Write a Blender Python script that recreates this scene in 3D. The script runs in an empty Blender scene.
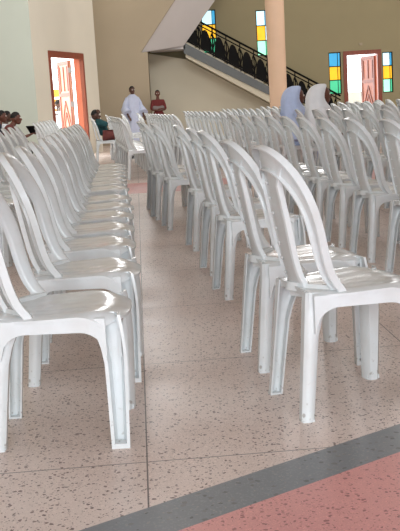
import bpy, bmesh, math, random
from mathutils import Vector, Matrix
random.seed(7)
S = bpy.context.scene
COL = S.collection
PI = math.pi
R = math.radians

# ------------------------------------------------------------------ camera
cam = bpy.data.cameras.new('camera')
co = bpy.data.objects.new('camera', cam); COL.objects.link(co)
F_PX, CAM_H, PITCH, ROLL = 947.3, 1.068, 0.170, 0.059
cam.sensor_fit = 'HORIZONTAL'; cam.sensor_width = 36.0
cam.lens = F_PX / 400.0 * 36.0
cam.clip_end = 200
co.matrix_world = Matrix.Translation((0, 0, CAM_H)) @ Matrix.Rotation(PI/2 - PITCH, 4, 'X') @ Matrix.Rotation(-ROLL, 4, 'Z')
S.camera = co

# ------------------------------------------------------------------ world, lights, exposure
W = bpy.data.worlds.new('world'); S.world = W; W.use_nodes = True
bg = W.node_tree.nodes['Background']
bg.inputs[0].default_value = (0.93, 0.97, 1.0, 1); bg.inputs[1].default_value = 5.0

def area(name, loc, target, sx, sy, power, col=(1, 1, 1)):
    l = bpy.data.lights.new(name, 'AREA'); l.shape = 'RECTANGLE'; l.size = sx; l.size_y = sy
    l.energy = power; l.color = col
    o = bpy.data.objects.new(name, l); COL.objects.link(o); o.location = loc
    d = Vector(target) - Vector(loc)
    o.rotation_euler = d.to_track_quat('-Z', 'Y').to_euler()
    return o
# daylight from behind and left of the camera, plus added fill lamps without windows
area('daylight_rear', (0.5, -4.8, 2.0), (0.2, 6, 0.7), 8, 3.4, 720, (0.86, 0.94, 1.0))
area('fill_right', (10.9, 13, 2.8), (-3, 22, 1.8), 12, 3.0, 50, (0.98, 0.98, 1.0))  # added fill for the left and door walls, no window there
area('daylight_left', (-7.2, 8, 2.8), (4, 24, 1.6), 10, 3.0, 170, (1.0, 0.98, 0.95))
g = area('fill_back_walls', (1.5, 10.5, 7.0), (-0.5, 25, 2.6), 10, 1.6, 290, (0.97, 0.98, 1.0)); g.data.spread = R(110)  # added fill hung mid-hall to brighten the back walls, no real opening
area('fill_far_right', (10.9, 20.5, 4.6), (-1.5, 28, 1.6), 3.5, 2.6, 330, (0.98, 0.98, 1.0))  # added fill for the stair alcove and the robe, invented source
area('fill_overhead', (0.0, 14, 7.8), (0.0, 18, 0), 9, 4, 60, (1.0, 0.98, 0.95))  # added overhead fill for the rear of the hall, no real fitting
for x in (-4.5, -1.6, 3.2, 6.4):      # high windows of the end wall, above the picture
    area('daylight_end', (x, 27.0, 6.4), (x*0.3, 8, 0.3), 0.9, 2.2, 75, (0.97, 0.98, 1.0))

S.view_settings.view_transform = 'Standard'; S.view_settings.look = 'None'
S.view_settings.gamma = 1.0; S.view_settings.exposure = 0.0
S.view_settings.use_curve_mapping = False

# ------------------------------------------------------------------ materials
def lin(c): return tuple((v/255/12.92 if v/255 <= 0.04045 else ((v/255+0.055)/1.055)**2.4) for v in c) + (1,)
class NT:
    def __init__(s, name):
        s.m = bpy.data.materials.new(name); s.m.use_nodes = True
        s.t = s.m.node_tree; s.b = s.t.nodes['Principled BSDF']
    def n(s, typ, **kw):
        x = s.t.nodes.new(typ)
        for k, v in kw.items():
            if hasattr(x, k): setattr(x, k, v)
            else: x.inputs[k].default_value = v
        return x
    def l(s, a, b): s.t.links.new(a, b)
    def math(s, op, a, b=None, clamp=False):
        x = s.n('ShaderNodeMath'); x.operation = op; x.use_clamp = clamp
        for i, v in enumerate((a, b)):
            if v is None: continue
            if hasattr(v, 'links'): s.l(v, x.inputs[i])
            else: x.inputs[i].default_value = v
        return x.outputs[0]
    def mix(s, fac, a, b):
        x = s.n('ShaderNodeMix'); x.data_type = 'RGBA'
        for i, v in ((0, fac), (6, a), (7, b)):
            if hasattr(v, 'links'): s.l(v, x.inputs[i])
            else: x.inputs[i].default_value = v
        return x.outputs[2]
    def noise(s, vec, scale, detail=3.0):
        x = s.n('ShaderNodeTexNoise'); x.inputs['Scale'].default_value = scale; x.inputs['Detail'].default_value = detail
        if vec is not None: s.l(vec, x.inputs['Vector'])
        return x.outputs['Fac']
    def ramp(s, fac, lo, hi):
        x = s.n('ShaderNodeMapRange'); x.inputs[1].default_value = lo; x.inputs[2].default_value = hi
        s.l(fac, x.inputs[0]); return x.outputs[0]

def plain(name, rgb, rough=0.6, var=0.06, scale=6.0, spec=0.5, metal=0.0, objspace=True):
    k = NT(name); k.b.inputs['Roughness'].default_value = rough
    k.b.inputs['Specular IOR Level'].default_value = spec; k.b.inputs['Metallic'].default_value = metal
    tc = k.n('ShaderNodeTexCoord')
    f = k.noise(tc.outputs['Object'], scale)
    c = lin(rgb); d = tuple(v*(1-var*2.2) for v in c[:3]) + (1,)
    k.l(k.mix(k.ramp(f, 0.3, 0.7), d, c), k.b.inputs['Base Color'])
    return k.m

def plastic():
    k = NT('white_plastic')
    tc = k.n('ShaderNodeTexCoord')
    ob = tc.outputs['Object']
    f = k.noise(ob, 9.0, 5)
    base = k.mix(k.ramp(f, 0.35, 0.75), lin((221, 225, 226)), lin((211, 212, 210)))
    oi = k.n('ShaderNodeObjectInfo')
    # scuffs and brown dirt low on the legs, wherever the chair stands
    sc = k.ramp(k.noise(ob, 55.0, 4), 0.60, 0.70)
    sep = k.n('ShaderNodeSeparateXYZ'); k.l(ob, sep.inputs[0])
    low = k.ramp(sep.outputs[2], 0.16, 0.0)
    dirt = k.math('MULTIPLY', sc, k.math('ADD', k.math('MULTIPLY', low, 0.55), 0.05), True)
    k.l(k.mix(dirt, base, lin((120, 98, 78))), k.b.inputs['Base Color'])
    k.b.inputs['Roughness'].default_value = 0.24
    k.b.inputs['Specular IOR Level'].default_value = 0.5
    r = k.ramp(k.noise(ob, 20.0, 3), 0.3, 0.8)
    k.l(k.math('ADD', k.math('MULTIPLY', r, 0.12), 0.14), k.b.inputs['Roughness'])
    return k.m

def terrazzo(name, base, base2, chip, chip2, joints=False, density=0.30, scale=52.0):
    k = NT(name)
    g = k.n('ShaderNodeNewGeometry'); P = g.outputs['Position']
    v = k.n('ShaderNodeTexVoronoi'); v.inputs['Scale'].default_value = scale; k.l(P, v.inputs['Vector'])
    # distort the chips a little
    nz = k.n('ShaderNodeTexNoise'); nz.inputs['Scale'].default_value = 70; k.l(P, nz.inputs['Vector'])
    add = k.n('ShaderNodeVectorMath'); add.operation = 'MULTIPLY_ADD'
    k.l(nz.outputs['Color'], add.inputs[0]); add.inputs[1].default_value = (0.016,)*3; k.l(P, add.inputs[2])
    k.l(add.outputs[0], v.inputs['Vector'])
    sep = k.n('ShaderNodeSeparateColor'); k.l(v.outputs['Color'], sep.inputs[0])
    pick = k.math('LESS_THAN', sep.outputs[0], density)
    rad = k.math('MULTIPLY', sep.outputs[1], 0.36)
    rad = k.math('ADD', rad, 0.12)
    inside = k.math('LESS_THAN', v.outputs['Distance'], rad)
    m = k.math('MULTIPLY', pick, inside)
    v2 = k.n('ShaderNodeTexVoronoi'); v2.inputs['Scale'].default_value = scale*2.3; k.l(add.outputs[0], v2.inputs['Vector'])
    sep2 = k.n('ShaderNodeSeparateColor'); k.l(v2.outputs['Color'], sep2.inputs[0])
    small = k.math('MULTIPLY', sep2.outputs[0], k.math('LESS_THAN', v2.outputs['Distance'], 0.42))
    big = k.ramp(k.noise(P, 1.3, 4), 0.35, 0.68)
    c = k.mix(big, lin(base), lin(base2))
    lighter = tuple(min(1, x*1.16) for x in lin(base)[:3]) + (1,)
    c = k.mix(k.math('MULTIPLY', small, 0.75), c, lighter)
    c = k.mix(k.math('MULTIPLY', k.math('GREATER_THAN', sep2.outputs[1], 0.86), k.math('LESS_THAN', v2.outputs['Distance'], 0.4)), c, lin(chip2))
    c = k.mix(m, c, k.mix(sep.outputs[2], lin(chip), lin(chip2)))
    if joints:
        mp = k.n('ShaderNodeVectorMath'); mp.operation = 'SUBTRACT'; k.l(P, mp.inputs[0]); mp.inputs[1].default_value = (-0.196, 2.745, 0)
        rt = k.n('ShaderNodeVectorRotate'); rt.rotation_type = 'Z_AXIS'; k.l(mp.outputs[0], rt.inputs['Vector']); rt.inputs['Angle'].default_value = -0.0567
        sp = k.n('ShaderNodeSeparateXYZ'); k.l(rt.outputs[0], sp.inputs[0])
        ms = []
        for o in (0, 1):
            u = k.math('DIVIDE', sp.outputs[o], 1.11)
            u = k.math('ABSOLUTE', k.math('SUBTRACT', u, k.math('ROUND', u)))
            ms.append(k.math('LESS_THAN', u, 0.0021))
        c = k.mix(k.math('MULTIPLY', k.math('MAXIMUM', ms[0], ms[1]), 0.85), c, lin((70, 56, 50)))
    k.l(c, k.b.inputs['Base Color'])
    k.l(k.math('ADD', k.math('MULTIPLY', k.noise(P, 2.5, 5), 0.25), 0.22), k.b.inputs['Roughness'])
    k.b.inputs['Specular IOR Level'].default_value = 0.35
    return k.m

def emis(name, rgb, strength):
    k = NT(name); k.b.inputs['Base Color'].default_value = lin(rgb)
    k.b.inputs['Emission Color'].default_value = lin(rgb); 
    tc = k.n('ShaderNodeTexCoord'); f = k.noise(tc.outputs['Object'], 3.0)
    k.l(k.math('MULTIPLY', k.math('ADD', f, 0.5), strength), k.b.inputs['Emission Strength'])
    return k.m

def wood(name, c1, c2, rough=0.4):
    k = NT(name); tc = k.n('ShaderNodeTexCoord')
    mp = k.n('ShaderNodeMapping'); k.l(tc.outputs['Object'], mp.inputs[0]); mp.inputs['Scale'].default_value = (14, 14, 1.2)
    f = k.noise(mp.outputs[0], 3.0, 6)
    k.l(k.mix(k.ramp(f, 0.3, 0.7), lin(c1), lin(c2)), k.b.inputs['Base Color'])
    k.b.inputs['Roughness'].default_value = rough
    return k.m

M = {}
M['plastic'] = plastic()
M['floor'] = terrazzo('terrazzo_floor', (231, 215, 206), (206, 184, 172), (92, 72, 66), (150, 126, 118), joints=True, density=0.40, scale=82.0)
M['grey'] = terrazzo('grey_terrazzo', (136, 140, 143), (122, 126, 129), (90, 92, 94), (150, 148, 146), density=0.25)
M['pink'] = terrazzo('pink_terrazzo', (226, 164, 158), (212, 150, 146), (138, 90, 90), (184, 124, 120), density=0.36, scale=76.0)
M['wall_green'] = plain('pale_green_paint', (206, 212, 198), 0.7, 0.03, 0.8)
M['wall_cream'] = plain('cream_paint', (222, 214, 196), 0.7, 0.03, 0.8)
M['wall_tan'] = plain('tan_paint', (172, 157, 133), 0.7, 0.03, 0.8)
M['wall_olive'] = plain('olive_paint', (158, 146, 112), 0.7, 0.03, 0.8)
M['wall_light'] = plain('light_cream_paint', (214, 206, 184), 0.7, 0.03, 0.8)
M['white_paint'] = plain('white_paint', (225, 225, 220), 0.7, 0.03, 0.8)
M['soffit'] = plain('grey_lilac_plaster', (206, 200, 197), 0.7, 0.03, 1.0)
M['stringer'] = plain('grey_stone', (98, 102, 102), 0.5, 0.05, 4)
M['iron'] = plain('black_iron', (13, 12, 12), 0.7, 0.05, 8, spec=0.15)
M['column'] = plain('peach_paint', (214, 178, 148), 0.6, 0.04, 2)
M['doorframe'] = wood('red_brown_wood', (150, 74, 50), (122, 56, 38))
M['jamb'] = wood('orange_wood', (206, 112, 80), (190, 98, 70))
M['leaf'] = wood('carved_wood', (222, 166, 140), (204, 138, 110))
M['leafdark'] = wood('carved_wood_dark', (176, 96, 70), (150, 78, 56))
M['leafred'] = wood('reddish_carved_wood', (172, 98, 70), (150, 80, 56))
M['leafreddark'] = wood('reddish_carved_wood_dark', (140, 74, 54), (118, 60, 44))
M['metal'] = plain('steel', (170, 170, 168), 0.3, 0.03, 8, metal=1.0)
M['blue'] = emis('blue_glass', (58, 158, 205), 0.9)
M['cyan'] = emis('pale_blue_glass', (190, 235, 250), 1.3)
M['yellow'] = emis('yellow_glass', (245, 185, 30), 0.95)
M['green'] = emis('green_glass', (70, 190, 140), 0.9)
M['pgreen'] = emis('pale_green_glass', (165, 240, 205), 1.1)
M['skin'] = plain('dark_skin', (84, 54, 42), 0.5, 0.05, 10)
M['skin2'] = plain('brown_skin', (104, 62, 48), 0.5, 0.05, 10)
M['hair'] = plain('black_hair', (22, 19, 18), 0.8, 0.05, 60)
M['eye'] = plain('eye_white', (225, 220, 212), 0.3, 0.02, 8)
M['robe'] = plain('white_robe_cloth', (192, 199, 221), 0.8, 0.04, 12)
M['veil_blue'] = plain('pale_blue_cloth', (196, 211, 245), 0.8, 0.06, 9)
M['veil_white'] = plain('white_cloth', (244, 246, 250), 0.8, 0.04, 9)
M['maroon'] = plain('maroon_cloth', (108, 34, 34), 0.8, 0.08, 20)
M['greycloth'] = plain('grey_cloth', (130, 120, 118), 0.8, 0.08, 40)
M['navy'] = plain('navy_cloth', (30, 32, 52), 0.8, 0.08, 20)
M['teal'] = plain('dark_teal_cloth', (26, 74, 78), 0.8, 0.08, 20)
M['wine'] = plain('wine_cloth', (110, 54, 50), 0.8, 0.08, 20)
M['black'] = plain('black_cloth', (24, 22, 24), 0.7, 0.05, 20)
M['screen'] = plain('black_plastic', (16, 16, 18), 0.3, 0.02, 8)
M['concrete'] = plain('pale_concrete', (205, 203, 198), 0.8, 0.05, 1)
M['ochre'] = plain('ochre_paint', (226, 160, 60), 0.7, 0.05, 2)

# ------------------------------------------------------------------ helpers
def tag(o, label=None, cat=None, group=None, kind=None):
    if label: o['label'] = label
    if cat: o['category'] = cat
    if group: o['group'] = group
    if kind: o['kind'] = kind
    return o
def obj(name, bm, mats, parent=None, smooth=35):
    me = bpy.data.meshes.new(name)
    bmesh.ops.recalc_face_normals(bm, faces=bm.faces)
    bm.to_mesh(me); bm.free()
    for m in (mats if isinstance(mats, (list, tuple)) else [mats]): me.materials.append(m)
    if smooth:
        me.shade_smooth()
        me.set_sharp_from_angle(angle=R(smooth))
    o = bpy.data.objects.new(name, me); COL.objects.link(o)
    if parent: o.parent = parent
    return o
def empty(name, loc=(0, 0, 0), rz=0):
    o = bpy.data.objects.new(name, None); COL.objects.link(o); o.location = loc; o.rotation_euler = (0, 0, rz)
    o.empty_display_size = 0.1
    return o
def box(bm, lo, hi, mi=0, mat=None):
    vs = [bm.verts.new(Vector((x, y, z))) for x in (lo[0], hi[0]) for y in (lo[1], hi[1]) for z in (lo[2], hi[2])]
    if mat is not None:
        for v in vs: v.co = mat @ v.co
    for f in ((0, 1, 3, 2), (4, 6, 7, 5), (0, 4, 5, 1), (2, 3, 7, 6), (0, 2, 6, 4), (1, 5, 7, 3)):
        fc = bm.faces.new([vs[i] for i in f]); fc.material_index = mi
    return vs
def loft(bm, rings, cap=True, closed=True, mi=0):
    vr = [[bm.verts.new(p) for p in r] for r in rings]
    n = len(rings[0])
    for a, b in zip(vr[:-1], vr[1:]):
        for i in range(n if closed else n-1):
            j = (i+1) % n
            f = bm.faces.new((a[i], a[j], b[j], b[i])); f.material_index = mi
    if cap and closed:
        for r in (vr[0], vr[-1]):
            f = bm.faces.new(r); f.material_index = mi
    return vr
def tube(bm, pts, r, n=6, mi=0):
    pts = [Vector(p) for p in pts]; rings = []
    for i, p in enumerate(pts):
        d = (pts[min(i+1, len(pts)-1)] - pts[max(i-1, 0)]).normalized()
        a = d.orthogonal().normalized() if abs(d.z) > 0.95 else d.cross(Vector((0, 0, 1))).normalized()
        b = d.cross(a)
        rr = r[i] if isinstance(r, (list, tuple)) else r
        rings.append([p + a*math.cos(2*PI*k/n)*rr + b*math.sin(2*PI*k/n)*rr for k in range(n)])
    loft(bm, rings, mi=mi)
def prism(bm, poly, vec, mi=0):
    a = [bm.verts.new(Vector(p)) for p in poly]; b = [bm.verts.new(Vector(p)+Vector(vec)) for p in poly]
    n = len(poly)
    for f in (a, b[::-1]): bm.faces.new(f).material_index = mi
    for i in range(n): bm.faces.new((a[i], a[(i+1) % n], b[(i+1) % n], b[i])).material_index = mi
def baked(o, mods):
    """apply modifiers into plain mesh data"""
    for typ, kw in mods:
        m = o.modifiers.new(typ, typ)
        for k, v in kw.items(): setattr(m, k, v)
    dg = bpy.context.evaluated_depsgraph_get(); dg.update()
    me = bpy.data.meshes.new_from_object(o.evaluated_get(dg))
    me.name = o.name
    o.modifiers.clear(); o.data = me
    return o

# ------------------------------------------------------------------ the hall
def struct(name, bm, m, smooth=0, parent=None):
    o = obj(name, bm, m, parent, smooth); o['kind'] = 'structure'; return o
def poly_slab(bm, pts, z0, z1): prism(bm, [(x, y, z0) for x, y in pts], (0, 0, z1-z0))
# grey border: far edge through A-B, near edge 0.17 m nearer
A, B = Vector((-0.36, 2.29)), Vector((0.62, 2.95))
d = (B-A).normalized(); nrm = Vector((d.y, -d.x))
FA, FB = A - d*8.6, A + d*13.0; FA2 = FA
NA, NB = FA + nrm*0.172, FB + nrm*0.172
bm = bmesh.new(); poly_slab(bm, [(-2.75, 30.2), (-2.75, 24.3), (-3.4, 21.0), (-7.5, 20.5), (-7.5, FA2.y), tuple(FA2), tuple(FB), (11.3, FB.y), (11.3, 30.2)], -0.2, 0); struct('floor', bm, M['floor'])
bm = bmesh.new(); poly_slab(bm, [tuple(FA), tuple(FB), tuple(NB), tuple(NA)], -0.2, 0); struct('trim_1', bm, M['grey'])
bm = bmesh.new(); poly_slab(bm, [tuple(NA), tuple(NB), (11.3, FB.y), (11.3, -6), (-7.5, -6), (-7.5, FA.y)], -0.2, 0); struct('floor_near', bm, M['pink'])
# pink cross strip in the far aisle
bm = bmesh.new(); poly_slab(bm, [(-8, 12.05), (8, 11.55), (8, 13.1), (-8, 13.6)], 0.0, 0.002); struct('trim_2', bm, M['pink'])

WT = 8.0
def wall(name, pts, m, z0=-0.2, z1=WT):
    bm = bmesh.new(); poly_slab(bm, pts, z0, z1); return struct(name, bm, m)
wall('wall_left', [(-7.7, 20.4), (-3.25, 20.4), (-3.25-0.14, 20.65), (-7.7, 20.65)], M['wall_green'])
wall('wall_side_left', [(-7.7, -6), (-7.5, -6), (-7.5, 20.4), (-7.7, 20.4)], M['wall_cream'])
wall('wall_side_right', [(11.3, -6), (11.5, -6), (11.5, 30.3), (11.3, 30.3)], M['wall_cream'])
wall('wall_front', [(-7.7, -6.2), (11.5, -6.2), (11.5, -6), (-7.7, -6)], M['white_paint'])
# the door wall on the left, running back along the hall, with its doorway cut out
def P(t, off=0.0):   # t along the wall, off outwards (to the left)
    u = Vector((0.2643, 0.9644)); o = Vector((-0.9644, 0.2643))
    q = Vector((-3.25, 20.4)) + u*t + o*off
    return (q.x, q.y)
D0, D1, DH = 0.83, 2.80, 2.35
TH = 0.17
bm = bmesh.new()
for a, b, z0, z1 in ((0, D0, -0.2, WT), (D1, 3.75, -0.2, WT), (D0, D1, DH, WT)):
    poly_slab(bm, [P(a), P(b), P(b, TH), P(a, TH)], z0, z1)
struct('wall_door_left', bm, M['wall_cream'])
wall('wall_return', [(-2.42, 24.0), (-2.75, 27.6), (-2.75, 30.3), (-2.87, 30.3), (-2.87, 27.6), (-2.54, 24.0)], M['wall_cream'])  # unseen piece added to stop sky light leaking through the gap
# wall in front of the stairs; its top right edge is the sloping parapet of the upper flight
bm = bmesh.new()
prism(bm, [(-2.75, 27.6, -0.2), (-1.15, 27.6, -0.2), (-1.13, 27.6, 2.57), (-1.32, 27.6, 2.57), (-0.22, 27.6, 4.02), (1.6, 27.6, 6.5), (1.6, 27.6, WT), (-2.75, 27.6, WT)], (0, 0.15, 0))
struct('wall_stair', bm, M['wall_tan'])
# back wall with a doorway and four slim windows
holes = [(0.48, 0.93, 2.56, 3.86), (2.16, 2.54, 2.38, 3.76), (4.36, 4.74, 1.08, 2.36), (4.86, 5.94, 0.0, 2.33), (6.03, 6.35, 1.04, 2.28)]
bm = bmesh.new()
xs = sorted({-2.75, 11.5} | {h[0] for h in holes} | {h[1] for h in holes})
for a, b in zip(xs[:-1], xs[1:]):
    hh = [h for h in holes if h[0] <= a+1e-6 and h[1] >= b-1e-6]
    if hh:
        h = hh[0]
        if h[2] > 0: box(bm, (a, 30, -0.2), (b, 30.3, h[2]))
        else: box(bm, (a, 30, -0.2), (b, 30.3, 0.0))
        box(bm, (a, 30, h[3]), (b, 30.3, WT))
    else: box(bm, (a, 30, -0.2), (b, 30.3, WT))
struct('wall_back', bm, M['wall_olive'])
bm = bmesh.new(); poly_slab(bm, [(-7.7, -6.2), (11.5, -6.2), (11.5, 30.3), (-2.87, 30.3), (-2.87, 24), (-3.5, 20.8), (-7.7, 20.65)], WT, WT+0.2); struct('ceiling', bm, M['white_paint'])
bm = bmesh.new(); box(bm, (-60, 30.3, -0.6), (60, 90, -0.35)); box(bm, (-60, 20.7, -0.6), (-4.05, 30.3, -0.35)); box(bm, (-4.05, 24.4, -0.6), (-2.9, 30.3, -0.35)); struct('ground', bm, M['concrete'])

# stained glass windows: blue over yellow over green in black frames
def window(n, h, mats, strip):
    x0, x1, z0, z1 = h
    bm = bmesh.new(); t = 0.028
    for a, b, c, e in ((x0, x0+t, z0, z1), (x1-t, x1, z0, z1)): box(bm, (a, 30.06, c), (b, 30.11, e))
    for k in range(4):
        zz = z0 + (z1-z0-t)*k/3
        box(bm, (x0+t, 30.06, zz), (x1-t, 30.11, zz+t))
    xm = x0 + (x1-x0)*0.72
    box(bm, (xm, 30.062, z0+t), (xm+0.018, 30.108, z1-t))
    w = struct('window_%d' % n, bm, M['iron'])
    bm = bmesh.new()
    for k in range(3):
        zz = z0 + (z1-z0-t)*k/3
        box(bm, (x0+t, 30.08, zz+t), (xm, 30.09, zz+(z1-z0-t)/3), k)
        box(bm, (xm+0.018, 30.08, zz+t), (x1-t, 30.09, zz+(z1-z0-t)/3), 3+k)  # side strip: coloured reflection on the reveal, built as glowing glass
    g = obj('pane', bm, [M[m] for m in mats] + [M[m] for m in strip], w, 0)
    g['label'] = 'coloured glass panes, blue over yellow over green, with painted reflection strip at right'
window(1, holes[0], ('green', 'yellow', 'cyan'), ('green', 'yellow', 'blue'))
window(2, holes[1], ('pgreen', 'yellow', 'cyan'), ('green', 'cyan', 'blue'))
window(3, holes[2], ('green', 'yellow', 'blue'), ('green', 'yellow', 'blue'))
window(4, holes[4], ('pgreen', 'yellow', 'cyan'), ('green', 'yellow', 'blue'))

# doors
def door_leaf(parent, origin, direction, width, height, m1='leaf', m2='leafdark'):
    """carved leaf hung at origin, spreading along direction; local x along the leaf, y through it"""
    ang = math.atan2(direction[1], direction[0])
    T = Matrix.Translation((origin[0], origin[1], 0.02)) @ Matrix.Rotation(ang, 4, 'Z')
    bm = bmesh.new(); box(bm, (0, -0.022, 0), (width, 0.022, height), 0, T)
    lf = obj('door_leaf', bm, M[m1], parent, 0)
    bm = bmesh.new()
    for s in (-1, 1):
        y0, y1 = sorted((s*0.022, s*0.042))
        for a, b, c, e in ((0, 0.07, 0, height), (width-0.07, width, 0, height), (0.07, width-0.07, 0, 0.12), (0.07, width-0.07, height-0.09, height), (0.07, width-0.07, height*0.62, height*0.66)):
            box(bm, (a, y0, c), (b, y1, e), 0, T)
        cx, cz = width/2, height*0.32
        for k, (hw, hz) in enumerate(((0.29, 0.56), (0.15, 0.28))):
            q = [(cx+hw, cz), (cx, cz+hz), (cx-hw, cz), (cx, cz-hz)]
            for i in range(4):
                a, b = Vector(q[i]), Vector(q[(i+1) % 4]); dd = (b-a).normalized(); nn = Vector((-dd.y, dd.x))*0.018
                pl = [a-nn, b-nn, b+nn, a+nn]
                prism(bm, [T @ Vector((p.x, y0, p.y)) for p in pl], T.to_3x3() @ Vector((0, y1-y0, 0)))
        for k in range(3):
            x = 0.14 + k*(width-0.28)/2
            box(bm, (x-0.025, y0, height*0.68), (x+0.025, y1, height-0.13), 0, T)
    c = obj('carving', bm, M[m2], lf, 0); c['label'] = 'raised diamond and bar mouldings'
    bm = bmesh.new(); tube(bm, [T @ Vector((width-0.05, 0.045, 0.95)), T @ Vector((width-0.05, 0.09, 0.97)), T @ Vector((width-0.05, 0.09, 1.12)), T @ Vector((width-0.05, 0.045, 1.14))], 0.012)
    obj('handle', bm, M['metal'], lf)
    return lf
# left door: frame at the wall face, orange lining through the wall, one leaf swung outwards
d1 = empty('door_1', (0, 0, 0)); d1['kind'] = 'structure'
bm = bmesh.new(); fw = 0.085
for a, b, z0, z1 in ((D0-0.03, D0+fw-0.03, 0, DH+0.03), (D1-fw+0.03, D1+0.03, 0, DH+0.03), (D0+fw-0.03, D1-fw+0.03, DH-0.11, DH+0.03)):
    poly_slab(bm, [P(a, -0.03), P(b, -0.03), P(b, 0.06), P(a, 0.06)], z0, z1)
struct('door_frame', bm, M['doorframe'], 0, d1)
bm = bmesh.new()
poly_slab(bm, [P(D0+0.005, 0.065), P(D0+0.045, 0.065), P(D0+0.045, TH+0.04), P(D0+0.005, TH+0.04)], 0, DH-0.05)
poly_slab(bm, [P(D1-0.045, 0.065), P(D1-0.005, 0.065), P(D1-0.005, TH+0.04), P(D1-0.045, TH+0.04)], 0, DH-0.05)
poly_slab(bm, [P(D0+0.045, 0.065), P(D1-0.045, 0.065), P(D1-0.045, TH+0.04), P(D0+0.045, TH+0.04)], DH-0.09, DH-0.05)
struct('door_lining', bm, M['jamb'], 0, d1)
h = P(D1-0.10, TH+0.13)
door_leaf(d1, h, (-0.45, 0.89), 0.80, DH-0.13)
bm = bmesh.new()
for z in (0.4, 1.15, 1.95): box(bm, (h[0]-0.03, h[1]-0.03, z), (h[0]+0.05, h[1]+0.03, z+0.12))
obj('hinge', bm, M['metal'], d1)
# right door in the back wall
d2 = empty('door_2', (0, 0, 0)); d2['kind'] = 'structure'
bm = bmesh.new()
for a, b, z0, z1 in ((4.81, 4.93, 0, 2.37), (5.87, 5.99, 0, 2.37), (4.93, 5.87, 2.24, 2.37)): box(bm, (a, 29.96, z0), (b, 30.04, z1))
struct('door_frame', bm, M['doorframe'], 0, d2)
bm = bmesh.new()
for a, b, z0, z1 in ((4.865, 4.91, 0, 2.29), (5.89, 5.935, 0, 2.29), (4.91, 5.89, 2.25, 2.29)): box(bm, (a, 30.045, z0), (b, 30.36, z1))
struct('door_lining', bm, M['jamb'], 0, d2)
door_leaf(d2, (5.88, 30.42), (-0.28, 0.96), 0.92, 2.2, 'leafred', 'leafreddark')
# dark threshold plate high over the right door
bm = bmesh.new(); box(bm, (5.32, 29.97, 2.52), (5.42, 29.998, 2.60)); tag(obj('wall_plate', bm, M['wall_tan'], None, 0), 'small square wall plate just over the door in the back wall', 'wall plate')

# outside: pale garden wall and steps beyond the right door, ochre porch post beyond the left one
bm = bmesh.new()
for k in range(4): box(bm, (4.6, 33.6+k*0.4, -0.35), (9.2, 34.0+k*0.4, 0.28+0.28*k))
tag(obj('outdoor_steps', bm, M['concrete'], None, 0), 'pale concrete steps outside, seen through the door in the back wall', 'steps')
bm = bmesh.new(); 
for x in (-4.95, -4.0): box(bm, (x, 30.4, -0.35), (x+0.12, 30.52, 1.8))
for z in (0.9, 1.2, 1.5): box(bm, (-4.95, 30.36, z), (-3.88, 30.4, z+0.24))
tag(obj('garden_fence', bm, M['ochre'], None, 0), 'ochre board fence outside, seen through the door in the left wall', 'fence')

# column
bm = bmesh.new()
rings = []
for z, r in ((0, 0.21), (0.0, 0.205), (0.8, 0.192), (3.2, 0.208), (WT, 0.225)):
    rings.append([Vector((1.945 + r*math.cos(2*PI*k/28), 21.2 + r*math.sin(2*PI*k/28), z)) for k in range(28)])
loft(bm, rings[1:]); struct('column', bm, M['column'], 40)

# ------------------------------------------------------------------ staircase
st = empty('staircase', (1.5, 29.3, 0)); tag(st, 'two-flight staircase with black ironwork railing and grey sloping edge against the back wall', 'staircase')
def spart(name, bm, m, parent=st, sm=0):
    o = obj(name, bm, m, parent, sm)
    o.matrix_parent_inverse = Matrix.Translation((-1.5, -29.3, 0)) if parent is st else Matrix.Identity(4)
    return o
Y0, Y1 = 28.75, 29.95
# upper flight: sloping slab climbing to the right from the landing
bm = bmesh.new()
pr = [(-1.32, 27.76, 2.57), (0.0, 27.76, 4.31), (1.6, 27.76, 6.42), (1.6, Y0-0.02, 6.35), (0.93, Y0-0.02, 4.04), (-0.09, Y0-0.02, 2.76)]
lo = [Vector(p) for p in pr]
vs0 = [bm.verts.new(p) for p in lo]; vs1 = [bm.verts.new(p + Vector((0, 0, 0.3))) for p in lo]
bm.faces.new(vs0); bm.faces.new(vs1[::-1])
for i in range(6): bm.faces.new((vs0[i], vs0[(i+1) % 6], vs1[(i+1) % 6], vs1[i]))
bmesh.ops.triangulate(bm, faces=[f for f in bm.faces if len(f.verts) > 4])
spart('upper_flight', bm, M['soffit'])
bm = bmesh.new(); box(bm, (-1.12, Y0, 2.66), (-0.06, Y1, 2.86)); spart('landing', bm, M['soffit'])
# lower flight descending to the right: steps over a sloping waist
xa, za, sl = -0.06, 2.84, 0.587           # nose line
n = 16; run = 0.285; rise = run*sl
bm = bmesh.new()
prof = [(xa, za)]
for k in range(n):
    prof.append((xa+run*(k+1), za-rise*k)); prof.append((xa+run*(k+1), za-rise*(k+1)))
xe, ze = prof[-1]
prof += [(xe, 0.0), (xe-0.55, 0.0), (xa, za-0.42)]
vsA = [bm.verts.new((x, Y0+0.05, z)) for x, z in prof]; vsB = [bm.verts.new((x, Y1, z)) for x, z in prof]
bm.faces.new(vsA); bm.faces.new(vsB[::-1])
for i in range(len(prof)): bm.faces.new((vsA[i], vsA[(i+1) % len(prof)], vsB[(i+1) % len(prof)], vsB[i]))
spart('lower_flight', bm, M['wall_light'])
bm = bmesh.new()
prism(bm, [(xa-0.05, Y0, za+0.02), (xe, Y0, ze+0.02), (xe, Y0, max(0.0, ze-0.30)), (xa-0.05, Y0, za-0.30)], (0, 0.05, 0))
spart('stringer', bm, M['stringer'])
bm = bmesh.new()
prism(bm, [(-1.2, 29.70, 0), (xe-0.6, 29.70, 0), (xe-0.6, 29.70, 0.02), (xa, 29.70, za-0.44), (-1.2, 29.70, 2.64)], (0, 0.2, 0))
struct('wall_understair', bm, M['wall_light'])
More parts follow.
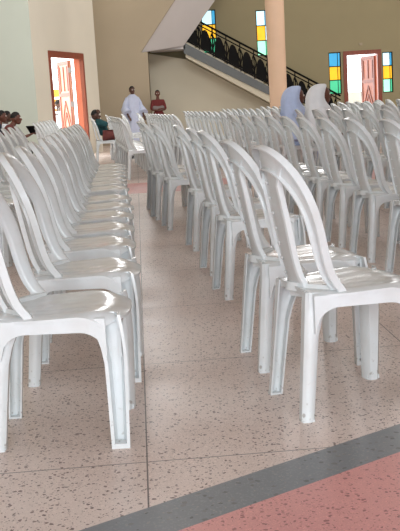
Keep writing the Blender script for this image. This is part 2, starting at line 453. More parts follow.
# railing
rl = bmesh.new()
def zn(x): return za - sl*(x-xa)
for dz, rr in ((0.86, 0.032), (0.74, 0.02), (0.08, 0.02)): tube(rl, [(xa, Y0+0.02, zn(xa)+dz), (xe, Y0+0.02, zn(xe)+dz)], rr)
railing = spart('railing', rl, M['iron'], st, 30)
def rail_piece(name, bm): 
    o = obj(name, bm, M['iron'], railing, 0); return o
bay = 0.40; x = xa+0.02; k = 0
while x < xe-0.1:
    b = bmesh.new(); box(b, (x-0.016, Y0+0.004, zn(x)+0.02), (x+0.016, Y0+0.036, zn(x)+0.86)); rail_piece('post', b)
    if x+bay < xe:
        # wrought leaf: tall pointed plate with a curl on each side
        b = bmesh.new(); c = x+bay*0.5
        L = []
        for i in range(9):
            t = i/8; L.append((c-0.160*math.cos(t*PI/2)**0.8, zn(c-0.160*(1-t))+0.10+0.60*math.sin(t*PI/2)**1.2))
        Rr = [(2*c-px+0.01, pz - 2*(px-c)*0 - sl*2*(c-px)) for px, pz in L[:-1]][::-1]
        prism(b, [(px, Y0+0.012, pz) for px, pz in L+Rr], (0, 0.016, 0))
        for s in (-1, 1):
            pts = [(c + s*(0.165+0.03*math.sin(i*0.9)), Y0+0.02, zn(c+s*0.165)+0.12+0.07*i) for i in range(9)]
            tube(b, pts, 0.022, 5)
        rail_piece('scrollwork', b)
    x += bay
# ------------------------------------------------------------------ chair
def chair_seat():
    bm = bmesh.new(); NX, NY = 24, 16
    y0, y1 = -0.180, 0.236
    def top(i, j):
        u = -1 + 2*i/NX; v = j/NY
        hw = 0.168 + 0.030*math.sin(min(1, v*2.6)*PI/2) + 0.018*math.sin(v*PI/2)
        y = y0 + (y1-y0)*v - 0.075*abs(u)**4*v**2 + 0.012*(1-u*u)*v + 0.02*abs(u)**6*(1-v)**3
        z = 0.437 + 0.012*v - 0.014*(1-u*u)*math.sin(PI*min(1, v*1.05))**0.8
        z += 0.0010*math.cos(u*15)*(1-abs(u)**4)*math.sin(PI*v)     # fanned ribs
        if v > 0.72: z -= 0.42*(v-0.72)**2
        z -= 0.012*(max(0, abs(u)-0.72)/0.28)**2
        return Vector((u*hw*(1 + 0.0*v), y, z))
    tv = [[bm.verts.new(top(i, j)) for i in range(NX+1)] for j in range(NY+1)]
    bv = [[bm.verts.new(top(i, j) - Vector((0, 0, 0.009))) for i in range(NX+1)] for j in range(NY+1)]
    for j in range(NY):
        for i in range(NX):
            bm.faces.new((tv[j][i], tv[j][i+1], tv[j+1][i+1], tv[j+1][i]))
            bm.faces.new((bv[j][i], bv[j+1][i], bv[j+1][i+1], bv[j][i+1]))
    loop_t = tv[0][:] + [r[-1] for r in tv[1:]] + tv[-1][-2::-1] + [r[0] for r in tv[-2:0:-1]]
    loop_b = bv[0][:] + [r[-1] for r in bv[1:]] + bv[-1][-2::-1] + [r[0] for r in bv[-2:0:-1]]
    for i in range(len(loop_t)):
        j = (i+1) % len(loop_t); bm.faces.new((loop_t[i], loop_b[i], loop_b[j], loop_t[j]))
    # aprons between the legs: shallow in the middle, sweeping down into each leg
    def apron(p0, p1, outn, ztop, drop):
        N = 22; p0, p1, o = Vector(p0), Vector(p1), Vector(outn)
        rings = []
        for i in range(N+1):
            t = i/N; p = p0.lerp(p1, t); e = min(t, 1-t)*(p1-p0).length
            zb = ztop - drop
            if e < 0.085: zb -= 0.085*(1-math.sqrt(max(0, 1-(1-e/0.085)**2)))
            zt = ztop
            rings.append([Vector((p.x, p.y, zt)), Vector((p.x+o.x*0.007, p.y+o.y*0.007, zt-0.004)), Vector((p.x+o.x*0.007, p.y+o.y*0.007, zb)), Vector((p.x-o.x*0.004, p.y-o.y*0.004, zb)), Vector((p.x-o.x*0.004, p.y-o.y*0.004, zt))])
        loft(bm, rings)
    for s in (-1, 1): apron((s*0.176, -0.165, 0), (s*0.207, 0.175, 0), (s, -0.05, 0), 0.428, 0.046)
    apron((-0.175, 0.212, 0), (0.175, 0.212, 0), (0, 1, 0), 0.420, 0.046)
    apron((-0.16, -0.170, 0), (0.16, -0.170, 0), (0, -1, 0), 0.430, 0.016)
    return bm

def leg_loft(bm, f):
    # rings from the foot up
    zs = [0.0, 0.012, 0.1, 0.2, 0.28, 0.33, 0.365, 0.395, 0.42, 0.432]
    loft(bm, [f(z) for z in zs])
def rear_leg(s):
    bm = bmesh.new()
    def ring(z):
        t = z/0.432
        fl = 0.052*max(0, (z-0.26)/0.172)**2
        cx = 0.172 - 0.024*t; cy = -0.2 + 0.044*t + fl*0.5
        w = 0.046 + 0.008*t + fl
        dpt = 0.036 + 0.010*t; th = 0.006
        out = [(-dpt, -w/2), (-0.012, -w/2), (0, -w/2+0.012), (0.002, 0), (0, w/2-0.012), (-0.012, w/2), (-dpt, w/2)]
        inn = [(-dpt, w/2-th), (-0.013, w/2-th), (-th, w/2-0.016), (-th+0.001, 0), (-th, -w/2+0.016), (-0.013, -w/2+th), (-dpt, -w/2+th)]
        return [Vector((s*(cx+0.012+a), cy+b, z)) for a, b in out+inn]
    leg_loft(bm, ring)
    box(bm, (min(s*0.15, s*0.182), -0.221, 0.0), (max(s*0.15, s*0.182), -0.179, 0.006))
    return bm
def front_leg(s):
    bm = bmesh.new()
    def ring(z):
        t = z/0.432
        cx = 0.212 - 0.006*t; cy = 0.196 + 0.006*t
        w = 0.052 + 0.020*t + 0.030*max(0, (z-0.26)/0.172)**2
        dpt = 0.050 + 0.004*t; th = 0.006
        q = max(0, (z-0.26)/0.172)**2
        cy -= 0.034*q; cx -= 0.010*q
        rim = 0.009
        out = [(0.004, -w/2-0.002), (-dpt*0.6, -w/2), (-dpt, -w/2+0.012), (-dpt, w/2-0.014), (-dpt*0.6, w/2), (0.004, w/2+0.004), (0.004, w/2-th)]
        inn = [(-dpt*0.6, w/2-th-0.002), (-dpt+th, w/2-0.018), (-dpt+th, -w/2+0.016), (-dpt*0.6, -w/2+rim), (0.004, -w/2+rim)]
        return [Vector((s*(cx+a+0.004), cy+b, z)) for a, b in out+inn]
    leg_loft(bm, ring)
    box(bm, (min(s*0.178, s*0.219), 0.172, 0.0), (max(s*0.178, s*0.219), 0.222, 0.016))
    return bm

def chair_back():
    """arched frame curved round the sitter, with a broad splat down its middle"""
    bm = bmesh.new()
    ZB = 0.425; ZT = 0.920
    def yc(z):
        t = max(0.0, (z-0.435)/(ZT-0.435))
        return -0.182 - 0.078*t**1.1
    def yb(x, z):
        t = max(0.0, (z-0.435)/(ZT-0.435))
        return yc(z) + (2.75-0.75*t)*x*x + 0.044*max(0.0, 1-t)**11*min(1, abs(x)/0.12)
    N = 48; rings = []
    def curve(hw0, hw1, zc, zt, ex, u):
        # u 0..1 from one base up over the top to the other base, by even steps
        s = 1 if u < 0.5 else -1; t = u*2 if u < 0.5 else (1-u)*2
        a = 0.40
        if t < a:
            k = t/a; return s*(hw0+(hw1-hw0)*k), ZB + (zc-ZB)*k
        th = (t-a)/(1-a)*PI/2
        return s*hw1*max(0.0, math.cos(th))**(2/ex), zc + (zt-zc)*math.sin(th)**(2/ex)
    rear = Vector((0, -0.95, -0.31)); th = 0.006
    for i in range(N+1):
        u = i/N
        ox, oz = curve(0.186, 0.194, 0.640, ZT, 2.5, u)
        ix, iz = curve(0.156, 0.156, 0.630, 0.838, 2.3, u)
        O = Vector((ox, yb(ox, oz), oz)); I = Vector((ix, yb(ix, iz), iz))
        e = (I-O).normalized()
        m1 = O.lerp(I, 0.33) - rear*0.005; m2 = O.lerp(I, 0.67) - rear*0.005
        rings.append([O + rear*0.005, O + e*0.006, m1, m2, I - e*0.004, I + rear*0.004, I + rear*0.018, I + rear*0.018 - e*th, I + rear*th - e*th,
                      O + rear*th + e*(th+0.002), O + rear*0.030 + e*th*0.8, O + rear*0.031 - e*0.002])
    loft(bm, rings)
    # splat: shallow channel, wider where it meets the arch
    rings = []
    for i in range(19):
        t = i/18; z = 0.398 + (0.862-0.398)*t
        hw = 0.076 + 0.006*math.sin(PI*t) + 0.050*max(0, (t-0.80)/0.2)**2.2
        r = []
        for a, dy in ((-1, -0.018), (-1, 0.0), (-0.5, 0.005), (0, 0.006), (0.5, 0.005), (1, 0.0), (1, -0.018), (0.88, -0.018), (0.86, -0.007), (0, -0.003), (-0.86, -0.007), (-0.88, -0.018)):
            x = a*hw; r.append(Vector((x, yb(x, z)+dy*(1 if t < 0.85 else 0.7), z)))
        rings.append(r)
    loft(bm, rings)
    # moulding nubs down the back of the splat
    for k in range(7):
        z = 0.475 + k*0.052
        mt = Matrix.Translation((-0.028, yb(0.028, z)-0.006, z)) @ Matrix.Diagonal((0.9, 0.5, 0.7, 1))
        bmesh.ops.create_uvsphere(bm, u_segments=8, v_segments=5, radius=0.009, matrix=mt)
    # low rail where the openings end above the seat
    rr = []
    for i in range(17):
        x = -0.168 + 0.336*i/16; y = yb(x, 0.44)
        rr.append([Vector((x, y+0.014, 0.428)), Vector((x, y+0.010, 0.446)), Vector((x, y-0.012, 0.448)), Vector((x, y-0.018, 0.420))])
    loft(bm, rr)
    return bm

proto = None; CH = []
def build_chair():
    root = empty('plastic_chair')
    s = obj('seat', chair_seat(), M['plastic'], root, 45)
    b = obj('backrest', chair_back(), M['plastic'], root, 50)
    for f, sx in ((front_leg, -1), (front_leg, 1), (rear_leg, -1), (rear_leg, 1)):
        obj('leg', f(sx), M['plastic'], root, 40)
    return root
def copy_thing(o):
    r = o.copy(); COL.objects.link(r)
    for c in o.children:
        q = c.copy(); COL.objects.link(q); q.parent = r
        for g in c.children:
            w = g.copy(); COL.objects.link(w); w.parent = q
    return r
ORD = ['first', 'second', 'third', 'fourth', 'fifth', 'sixth', 'seventh', 'eighth', 'ninth', 'tenth', 'eleventh', 'twelfth', 'thirteenth', 'fourteenth', 'fifteenth', 'sixteenth', 'seventeenth', 'eighteenth', 'nineteenth', 'twentieth']
def put_chair(x, y, head, label, group):
    """x, y: middle between the rear feet; head: facing, clockwise from straight away"""
    global proto
    if proto is None: proto = build_chair(); o = proto
    else: o = copy_thing(proto)
    hx, hy = math.sin(R(head)), math.cos(R(head))
    o.location = (x + 0.2*hx, y + 0.2*hy, 0); o.rotation_euler = (0, 0, -R(head))
    tag(o, label, 'chair', group)
    CH.append(o); return o

def in_view(x, y):
    px = 200 + x/y*947.3 - 6
    return -34 < px + 0.2/y*947 and px - 0.25/y*947 < 410

SPECIAL = {}
TAKEN = [(-1.93, 19.05), (-3.78, 17.20), (-3.73, 17.80), (-3.47, 16.62), (1.15, 12.76), (1.40, 12.15)]
def row(pts, head, text, group, jit=2.0):
    k = 0
    for p in pts:
        x, y = p[0], p[1]
        if not in_view(x, y) or any(abs(x-a) < 0.70 and abs(y-b) < 0.52 for a, b in TAKEN): continue
        h = p[2] if len(p) > 2 else head + random.uniform(-jit, jit)
        lab = SPECIAL.get((text, k)) or text % ORD[k]
        put_chair(x, y, h, lab, group); k += 1

G_R, G_L, G_RB, G_LB = 'chairs right of the aisle', 'chairs left of the aisle', 'chairs right of the aisle beyond the pink strip', 'chairs left of the aisle beyond the pink strip'
# --- left of the aisle
T = 'white plastic chair, %s from the near end of the row left of the aisle'
SPECIAL[(T, 0)] = 'nearest white plastic chair left of the aisle, glossy ribbed seat in full view'
row([(-0.685, 3.085, 89), (-0.69, 3.80, 88), (-0.75, 4.50), (-0.79, 5.08), (-0.83, 5.68), (-0.86, 6.20), (-0.91, 6.78), (-0.98, 7.62), (-1.03, 8.14), (-1.07, 8.66), (-1.10, 9.16), (-1.13, 9.66), (-1.17, 10.18), (-1.21, 10.72)], 87, T, G_L)
T = 'white plastic chair, %s from the near end of the second row left of the aisle'
row([(-1.78-0.06*(y-7), y) for y in [5.3+0.57*i for i in range(12)]], 86, T, G_L)
# --- right of the aisle
T = 'white plastic chair, %s from the near end of the row right of the aisle'
SPECIAL[(T, 0)] = 'nearest white plastic chair right of the aisle, whole back frame in view'
SPECIAL[(T, 1)] = 'white plastic chair just behind the nearest one right of the aisle'
row([(0.288, 3.19, 76), (0.201, 3.80, 80), (0.115, 5.23, 79), (0.05, 5.98, 79), (-0.05, 7.02, 80), (-0.27, 8.28, 79), (-0.40, 9.05, 79), (-0.47, 9.72, 79)], 79, T, G_R)
T = 'white plastic chair, %s from the near end of the second row right of the aisle'
row([(1.16, 5.42, 78), (1.06, 6.12, 78), (0.98, 6.78, 79), (0.90, 7.40), (0.83, 7.98), (0.75, 8.6), (0.67, 9.2), (0.58, 9.85), (0.50, 10.45)], 79, T, G_R)
T = 'white plastic chair, %s from the near end of the third row right of the aisle'
row([(1.95-0.13*(y-7.4), y) for y in [7.4, 8.0, 8.6, 9.2, 9.8, 10.4, 11.0]], 79, T, G_R)
T = 'white plastic chair, %s from the near end of the fourth row right of the aisle'
row([(2.75-0.13*(y-8.4), y) for y in [9.6, 10.2, 10.8, 11.4]], 79, T, G_R)
# --- beyond the pink strip
ROWN = ['front', 'second', 'third', 'fourth', 'fifth', 'sixth', 'seventh', 'eighth', 'ninth']
SEATED = []
for kx in range(9):
    T = 'white plastic chair, %s along the ' + ROWN[kx] + ' row right of the far aisle, beyond pink strip'
    row([(-1.0 + 0.80*kx - 0.12*(y-14.2), y) for y in [14.25+0.62*i for i in range(10)]], 79, T, G_RB)
for kx in range(3):
    T = 'white plastic chair, %s along the ' + ROWN[kx] + ' row left of the far aisle, beyond pink strip'
    row([(-2.28 - 0.82*kx - 0.07*(y-14.2), y) for y in [14.3+0.62*i for i in range(8)]], 84, T, G_LB)

T = 'white plastic chair, %s of the loose group before the white robed person'
row([(-1.46, 21.2), (-1.86, 21.75), (-1.16, 22.0), (-1.56, 22.5), (-1.62, 23.3)], 80, T, G_RB)

# ------------------------------------------------------------------ people
def skin_tree(bm_nodes, edges):
    me = bpy.data.meshes.new('body'); names = list(bm_nodes)
    me.from_pydata([Vector(bm_nodes[n][0]) for n in names], [(names.index(a), names.index(b)) for a, b in edges], [])
    o = bpy.data.objects.new('body', me); COL.objects.link(o)
    sm = o.modifiers.new('Skin', 'SKIN')
    for i, n in enumerate(names):
        r = bm_nodes[n][1]; r = r if isinstance(r, tuple) else (r, r)
        me.skin_vertices[0].data[i].radius = r
        me.skin_vertices[0].data[i].use_root = (i == 0)
    sub = o.modifiers.new('Sub', 'SUBSURF'); sub.levels = 2; sub.render_levels = 2
    dg = bpy.context.evaluated_depsgraph_get(); dg.update()
    out = bpy.data.meshes.new_from_object(o.evaluated_get(dg))
    bpy.data.objects.remove(o)
    return out
def hand_nodes(nd, ed, wr, s, wpos, dirv, curl):
    """palm, four fingers and a thumb from the wrist node wr"""
    w = Vector(wpos); d = Vector(dirv).normalized()
    side = d.cross(Vector(curl)).normalized(); c = Vector(curl).normalized()
    palm = w + d*0.06
    nd[s+'palm'] = (palm, (0.036, 0.018)); ed.append((wr, s+'palm'))
    for i, ln in enumerate((0.07, 0.085, 0.08, 0.06)):
        off = side*(-0.03 + 0.02*i)
        a = palm + d*0.035 + off; b = a + d*ln*0.5 + c*0.012; e = b + d*ln*0.4 + c*0.03
        for t, q, r in (('a', a, 0.0095), ('b', b, 0.0088), ('c', e, 0.0078)): nd[s+'f%d%s' % (i, t)] = (q, r)
        ed += [(s+'palm', s+'f%da' % i), (s+'f%da' % i, s+'f%db' % i), (s+'f%db' % i, s+'f%dc' % i)]
    a = w + d*0.035 - side*0.035; b = a + d*0.035 - side*0.022 + c*0.01
    nd[s+'ta'] = (a, 0.011); nd[s+'tb'] = (b, 0.009); ed += [(wr, s+'ta'), (s+'ta', s+'tb')]
def person(label, loc, head, J, skin='skin', legs=True, group=None, hair='short', scale=1.0, face_turn=0):
    """J: joint dictionary in person space (x right, y forward, z up)"""
    root = empty('person', (loc[0], loc[1], loc[2] if len(loc) > 2 else 0), -R(head)); root.scale = (scale,)*3
    tag(root, label, 'person', group)
    nd = {'pelvis': (J['pelvis'], (0.135, 0.10)), 'waist': (J['waist'], (0.125, 0.09)), 'chest': (J['chest'], (0.15, 0.10)), 'neck': (J['neck'], 0.055)}
    H = Vector(J['head']); up = (H - Vector(J['neck'])).normalized()
    nd['jaw'] = (H - up*0.045, 0.055)
    ed = [('pelvis', 'waist'), ('waist', 'chest'), ('chest', 'neck'), ('neck', 'jaw')]
    for s in 'rl':
        nd[s+'sh'] = (J[s+'sh'], 0.055); nd[s+'el'] = (J[s+'el'], 0.042); nd[s+'wr'] = (J[s+'wr'], 0.028)
        ed += [('chest', s+'sh'), (s+'sh', s+'el'), (s+'el', s+'wr')]
        hd = J.get(s+'hd') or (Vector(J[s+'wr']) - Vector(J[s+'el']))
        hand_nodes(nd, ed, s+'wr', s, J[s+'wr'], hd, J.get(s+'curl', (0, 0.2, -1)))
        nd[s+'hip'] = (J[s+'hip'], 0.085); nd[s+'kn'] = (J[s+'kn'], 0.058); nd[s+'an'] = (J[s+'an'], 0.038); nd[s+'toe'] = (J[s+'toe'], 0.03)
        ed += [('pelvis', s+'hip'), (s+'hip', s+'kn'), (s+'kn', s+'an'), (s+'an', s+'toe')]
    body = skin_tree(nd, ed)
    bm = bmesh.new(); bm.from_mesh(body)
    FT = Matrix.Translation(H) @ Matrix.Rotation(-R(face_turn), 4, 'Z')
    bmesh.ops.create_uvsphere(bm, u_segments=20, v_segments=14, radius=1, matrix=FT @ Matrix.Translation((0, -0.005, 0.02)) @ Matrix.Diagonal((0.076, 0.094, 0.108, 1)))
    bmesh.ops.create_uvsphere(bm, u_segments=12, v_segments=8, radius=1, matrix=FT @ Matrix.Translation((0, 0.035, -0.055)) @ Matrix.Diagonal((0.052, 0.050, 0.045, 1)))
    bmesh.ops.create_uvsphere(bm, u_segments=8, v_segments=6, radius=1, matrix=FT @ Matrix.Translation((0, 0.092, -0.012)) @ Matrix.Diagonal((0.015, 0.018, 0.026, 1)))
    bmesh.ops.create_uvsphere(bm, u_segments=8, v_segments=6, radius=1, matrix=FT @ Matrix.Translation((0, 0.080, -0.056)) @ Matrix.Diagonal((0.024, 0.012, 0.011, 1)))
    for s in (-1, 1): bmesh.ops.create_uvsphere(bm, u_segments=8, v_segments=6, radius=1, matrix=FT @ Matrix.Translation((s*0.077, -0.01, 0.0)) @ Matrix.Diagonal((0.013, 0.022, 0.032, 1)))
    o = obj('body', bm, M[skin], root, 0)
    baked(o, [('REMESH', dict(mode='VOXEL', voxel_size=0.0075, use_smooth_shade=True))])
    bm = bmesh.new(); bm.from_mesh(o.data); seen = set(); best = []
    for v in bm.verts:                                    # one continuous body
        if v in seen: continue
        st, comp = [v], []
        seen.add(v)
        while st:
            q = st.pop(); comp.append(q)
            for e in q.link_edges:
                w = e.other_vert(q)
                if w not in seen: seen.add(w); st.append(w)
        if len(comp) > len(best): best = comp
    keep = set(best)
    bmesh.ops.delete(bm, geom=[v for v in bm.verts if v not in keep], context='VERTS')
    bm.to_mesh(o.data); bm.free()
    o.data.shade_smooth(); o.data.materials.clear(); o.data.materials.append(M[skin])
    for s in (-1, 1):
        bm = bmesh.new(); bmesh.ops.create_uvsphere(bm, u_segments=8, v_segments=6, radius=0.013, matrix=FT @ Matrix.Translation((s*0.032, 0.077, 0.022)))
        obj('eye', bm, M['eye'], root)
    if hair == 'short':
        bm = bmesh.new(); bmesh.ops.create_uvsphere(bm, u_segments=20, v_segments=14, radius=1, matrix=Matrix.Diagonal((0.084, 0.100, 0.112, 1)))
        bmesh.ops.delete(bm, geom=[v for v in bm.verts if v.co.z < -0.01 + max(0, v.co.y)*0.75 or (v.co.z < 0.03 and v.co.y > 0.04)], context='VERTS')
        bmesh.ops.transform(bm, matrix=FT @ Matrix.Translation((0, -0.008, 0.026)), verts=bm.verts)
        obj('hair', bm, M['hair'], root)
    return root, J
def cloth(root, name, nodes, edges, mat):
    me = skin_tree(nodes, edges)
    bm = bmesh.new(); bm.from_mesh(me)
    o = obj(name, bm, M[mat], root, 0); o.data.shade_smooth(); return o
def shirt(root, J, mat, sleeve=0.7, grow=0.016, name='shirt'):
    nd = {'pelvis': (J['pelvis'], (0.135+grow, 0.10+grow)), 'waist': (J['waist'], (0.125+grow, 0.09+grow)), 'chest': (J['chest'], (0.15+grow, 0.10+grow)), 'nb': (Vector(J['chest']).lerp(Vector(J['neck']), 0.8), 0.066)}
    ed = [('pelvis', 'waist'), ('waist', 'chest'), ('chest', 'nb')]
    for s in 'rl':
        sh, el, wr = Vector(J[s+'sh']), Vector(J[s+'el']), Vector(J[s+'wr'])
        nd[s+'sh'] = (sh, 0.056+grow); ed.append(('chest', s+'sh'))
        if sleeve <= 1: nd[s+'e'] = (sh.lerp(el, sleeve), 0.044+grow)
        else: nd[s+'e'] = (el, 0.042+grow); nd[s+'w'] = (el.lerp(wr, sleeve-1), 0.03+grow); ed.append((s+'e', s+'w'))
        ed.append((s+'sh', s+'e'))
    return cloth(root, name, nd, ed, mat)
def trousers(root, J, mat, grow=0.014):
    nd = {'pelvis': (J['pelvis'], (0.136+grow, 0.10+grow))}; ed = []
    for s in 'rl':
        nd[s+'h'] = (J[s+'hip'], 0.085+grow); nd[s+'k'] = (J[s+'kn'], 0.06+grow); nd[s+'a'] = (Vector(J[s+'kn']).lerp(Vector(J[s+'an']), 0.9), 0.05+grow)
        ed += [('pelvis', s+'h'), (s+'h', s+'k'), (s+'k', s+'a')]
    return cloth(root, 'trousers', nd, ed, mat)
def shoes(root, J, mat='black'):
    for s in 'rl':
        a, t = Vector(J[s+'an']), Vector(J[s+'toe'])
        cloth(root, 'shoe', {'a': ((a.x, a.y-0.03, 0.045), 0.045), 'm': ((t.x, (a.y+t.y)/2, 0.042), 0.045), 't': ((t.x, t.y, 0.036), 0.036)}, [('a', 'm'), ('m', 't')], mat)
def seated(lean=0.0, low=0.0):
    """joints of somebody sitting on one of the chairs; lean < 0 leans back"""
    z = 0.53
    def up(h, k=0.0): return (0, lean*h - 0.02 + k, z + h*math.sqrt(max(0.1, 1-lean*lean)) - low*h)
    J = dict(pelvis=up(0.02), waist=up(0.18), chest=up(0.36), neck=up(0.52, 0.02), head=up(0.66, 0.05))
    c = J['chest']
    for s, q in (('r', 1), ('l', -1)):
        J[s+'sh'] = (q*0.17, c[1], c[2]+0.05); J[s+'el'] = (q*0.23, c[1]+0.06, c[2]-0.22); J[s+'wr'] = (q*0.13, c[1]+0.28, c[2]-0.26)
        J[s+'hip'] = (q*0.085, 0.02, 0.53); J[s+'kn'] = (q*0.11, 0.40, 0.52); J[s+'an'] = (q*0.11, 0.40, 0.09); J[s+'toe'] = (q*0.115, 0.54, 0.035)
    return J
def standing():
    J = dict(pelvis=(0, 0, 0.90), waist=(0, 0, 1.06), chest=(0, -0.01, 1.28), neck=(0, 0, 1.46), head=(0, 0.02, 1.60))
    for s, q in (('r', 1), ('l', -1)):
        J[s+'sh'] = (q*0.175, -0.01, 1.36); J[s+'el'] = (q*0.24, -0.03, 1.08); J[s+'wr'] = (q*0.25, 0.07, 0.84)
        J[s+'hip'] = (q*0.09, 0, 0.88); J[s+'kn'] = (q*0.10, 0.01, 0.48); J[s+'an'] = (q*0.10, -0.02, 0.09); J[s+'toe'] = (q*0.11, 0.13, 0.035)
    return J
def lathe(bm, rings, n=28, fold=0.0, kf=9, ph=0.0):
    """rings of (cx, cy, z, rx, ry)"""
    out = []
    for q, (cx, cy, z, rx, ry) in enumerate(rings):
        f = fold*q/(len(rings)-1)
        out.append([Vector((cx+rx*(1+f*math.sin(kf*2*PI*k/n+ph))*math.cos(2*PI*k/n), cy+ry*(1+f*math.sin(kf*2*PI*k/n+ph))*math.sin(2*PI*k/n), z)) for k in range(n)])
    loft(bm, out, cap=True)

# man in the white robe
J = standing(); J['rel'] = (0.27, 0.0, 1.08); J['lel'] = (-0.27, 0.0, 1.08); J['rwr'] = (0.25, 0.17, 0.90); J['lwr'] = (-0.25, 0.17, 0.90)
p, _ = person('standing person in a wide white robe at the far end of the aisle', (-1.56, 26.0), 150, J, scale=0.93)
bm = bmesh.new()
lathe(bm, [(0, 0, 1.50, 0.075, 0.07), (0, 0, 1.46, 0.12, 0.09), (0, -0.01, 1.40, 0.20, 0.12), (0, 0, 1.2, 0.20, 0.14), (0, 0, 0.95, 0.23, 0.18), (0, 0, 0.6, 0.28, 0.23), (0, 0, 0.12, 0.33, 0.28)], 45, 0.07, 9)
o = obj('robe', bm, M['robe'], p, 60)
for s in 'rl':
    q = 1 if s == 'r' else -1
    bm = bmesh.new()
    a, b, c = Vector(J[s+'sh']), Vector(J[s+'el']), Vector(J[s+'wr'])
    tube(bm, [a+Vector((-q*0.03, 0, 0.03)), a.lerp(b, 0.5), b, b.lerp(c, 0.75)], [0.07, 0.085, 0.11, 0.15], 14)
    obj('sleeve', bm, M['robe'], p, 60)
shoes(p, J)
# woman in maroon, arms folded
J = standing(); J['rel'] = (0.22, 0.08, 1.08); J['lel'] = (-0.22, 0.08, 1.08); J['rwr'] = (-0.08, 0.20, 1.12); J['lwr'] = (0.08, 0.17, 1.08)
J['rhd'] = (-1, 0.05, 0.1); J['lhd'] = (1, 0.05, 0.1)
p, _ = person('standing person in maroon with folded arms beside the wall under the stairs', (-0.92, 27.35), 175, J, 'skin2', scale=0.86)
shirt(p, J, 'maroon', 1.0, 0.02, 'blouse')
cl = cloth(p, 'shawl', {'a': ((-0.2, 0.05, 1.16), 0.085), 'b': ((0, 0.12, 1.12), (0.10, 0.09)), 'c': ((0.2, 0.05, 1.16), 0.085)}, [('a', 'b'), ('b', 'c')], 'greycloth')
bm = bmesh.new(); lathe(bm, [(0, 0, 1.02, 0.16, 0.12), (0, 0, 0.88, 0.20, 0.15), (0, 0, 0.5, 0.21, 0.17), (0, 0, 0.16, 0.22, 0.18)], 36, 0.05, 8)
obj('skirt', bm, M['maroon'], p, 60); shoes(p, J)
# person outside the left door
J = standing()
p, _ = person('person in a white shirt standing outside, seen through the door in the left wall', (-3.52, 25.6, -0.35), 20, J, scale=0.99)
shirt(p, J, 'veil_white', 1.6, 0.022); trousers(p, J, 'navy'); shoes(p, J)

def sitter(label, x, y, head, J, top, bottom, skin='skin', sleeve=0.8, chair_label=None, sc=1.0, ft=0, hair='short', grp=None, shirtname='shirt'):
    hx, hy = math.sin(R(head)), math.cos(R(head))
    put_chair(x, y, head, chair_label, grp)
    # hips just in front of the chair's back
    p, _ = person(label, (x+0.235*hx, y+0.235*hy, 0.045 if sc < 1 else 0.0), head, J, skin, scale=sc, face_turn=ft, hair=hair)
    shirt(p, J, top, sleeve, grow=0.026, name=shirtname)
    if bottom: trousers(p, J, bottom)
    shoes(p, J)
    return p
# man in green leaning back, hand to his head
J = seated(-0.36, 0.30)
c = J['chest']; H = J['head']
J['rel'] = (0.26, c[1]+0.20, c[2]-0.02); J['rwr'] = (0.13, H[1]+0.09, H[2]-0.02); J['rhd'] = (-0.35, -0.25, 1); J['rcurl'] = (-1, -0.3, 0)
sitter('seated person in a dark teal shirt resting one hand against the head', -1.93, 19.05, 84, J, 'teal', 'wine', 'skin', 0.9, 'white plastic chair under the person in the dark teal shirt', 0.93, 10, 'short', G_LB)
# three people at the left wall
J = seated(0.20, 0.22)
sitter('seated person in navy at the left edge of the photo', -3.78, 17.20, 80, J, 'navy', 'black', 'skin2', 1.5, 'white plastic chair under the person in navy by the left wall', 0.94, 0, 'short', G_LB)
J = seated(0.10, 0.18)
sitter('seated person in a white shirt between the one in navy and the tablet holder', -3.73, 17.80, 80, J, 'veil_white', 'navy', 'skin', 0.8, 'white plastic chair under the seated person in the white shirt', 0.90, 0, 'short', G_LB)
J = seated(0.28, 0.27); c = J['chest']
for s, q in (('r', 1), ('l', -1)): J[s+'el'] = (q*0.21, c[1]+0.10, c[2]-0.19); J[s+'wr'] = (q*0.10, c[1]+0.34, c[2]-0.10)
p = sitter('seated person in wine red bending over a black tablet', -3.47, 16.62, 84, J, 'wine', 'black', 'skin2', 1.5, 'white plastic chair under the person holding the black tablet', 0.94, 0, 'short', G_LB)
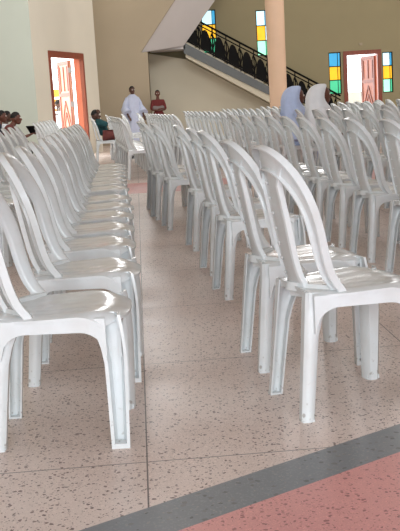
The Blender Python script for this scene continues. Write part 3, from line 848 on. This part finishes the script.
# tablet in the hands
bm = bmesh.new(); box(bm, (-0.125, -0.006, -0.085), (0.125, 0.006, 0.085))
bmesh.ops.bevel(bm, geom=bm.edges[:], offset=0.004, segments=2, affect='EDGES')
tb = obj('tablet', bm, M['screen'], None)
hx, hy = math.sin(R(84)), math.cos(R(84))
wv = Vector((0.06, J['rwr'][1]+0.10, J['rwr'][2]+0.10))*0.94
tb.matrix_world = Matrix.Translation((-3.47+0.235*hx, 16.62+0.235*hy, 0.045)) @ Matrix.Rotation(-R(84), 4, 'Z') @ Matrix.Translation(wv) @ Matrix.Rotation(R(55), 4, 'Z') @ Matrix.Rotation(R(40), 4, 'X')
tag(tb, 'black tablet held by the seated person in wine red', 'tablet')

# two veiled sitters right of the column
def veiled(label, x, y, head, mat, robe, chlab, sc=1.0):
    J = seated(0.03, 0.16)
    hx, hy = math.sin(R(head)), math.cos(R(head))
    put_chair(x, y, head, chlab, G_RB)
    p, _ = person(label, (x+0.235*hx, y+0.235*hy, 0.0), head, J, 'skin2', scale=sc, hair='none')
    shirt(p, J, robe, 1.7, 0.02, 'robe'); trousers(p, J, robe); shoes(p, J)
    # veil: cloth over the head, open at the face, falling over shoulders and back
    H = Vector(J['head']); bm = bmesh.new(); rings = []
    N = 26
    prof = [(0.150, 0.02, 0.03, -0.02), (0.138, 0.062, 0.085, -0.03), (0.10, 0.092, 0.120, -0.05), (0.03, 0.110, 0.138, -0.075), (-0.07, 0.120, 0.145, -0.085), (-0.14, 0.145, 0.155, -0.06), (-0.22, 0.20, 0.18, -0.06), (-0.38, 0.235, 0.20, -0.06), (-0.58, 0.25, 0.21, -0.06)]
    for i, (dz, rx, ry, cy) in enumerate(prof):
        # gap at the face between +-open angle, closing below the chin
        op = [0.0, 0.45, 0.85, 1.0, 0.95, 0.55, 0.2, 0.15, 0.15][i]
        ring = []
        for k in range(N+1):
            a = PI/2 + op + (2*PI-2*op)*k/N
            f = 1 + 0.07*math.sin(a*7+i*0.3)*min(1, i/5)
            ring.append(Vector((H.x + rx*f*math.cos(a), H.y + cy + ry*f*math.sin(a), H.z + dz)))
        rings.append(ring)
    loft(bm, rings, cap=False, closed=False)
    o = obj('veil', bm, M[mat], p, 0); baked(o, [('SOLIDIFY', dict(thickness=0.008, offset=1.0)), ('SUBSURF', dict(levels=1, render_levels=1))]); o.data.shade_smooth()
    return p
veiled('seated person in a pale blue veil, seen from behind beside the column', 1.15, 12.76, 80, 'veil_blue', 'veil_blue', 'white plastic chair under the person in the pale blue veil', 0.98)
veiled('seated person in a white veil, seen from behind next to the pale blue veil', 1.40, 12.15, 88, 'veil_white', 'veil_white', 'white plastic chair under the person in the white veil', 0.98)
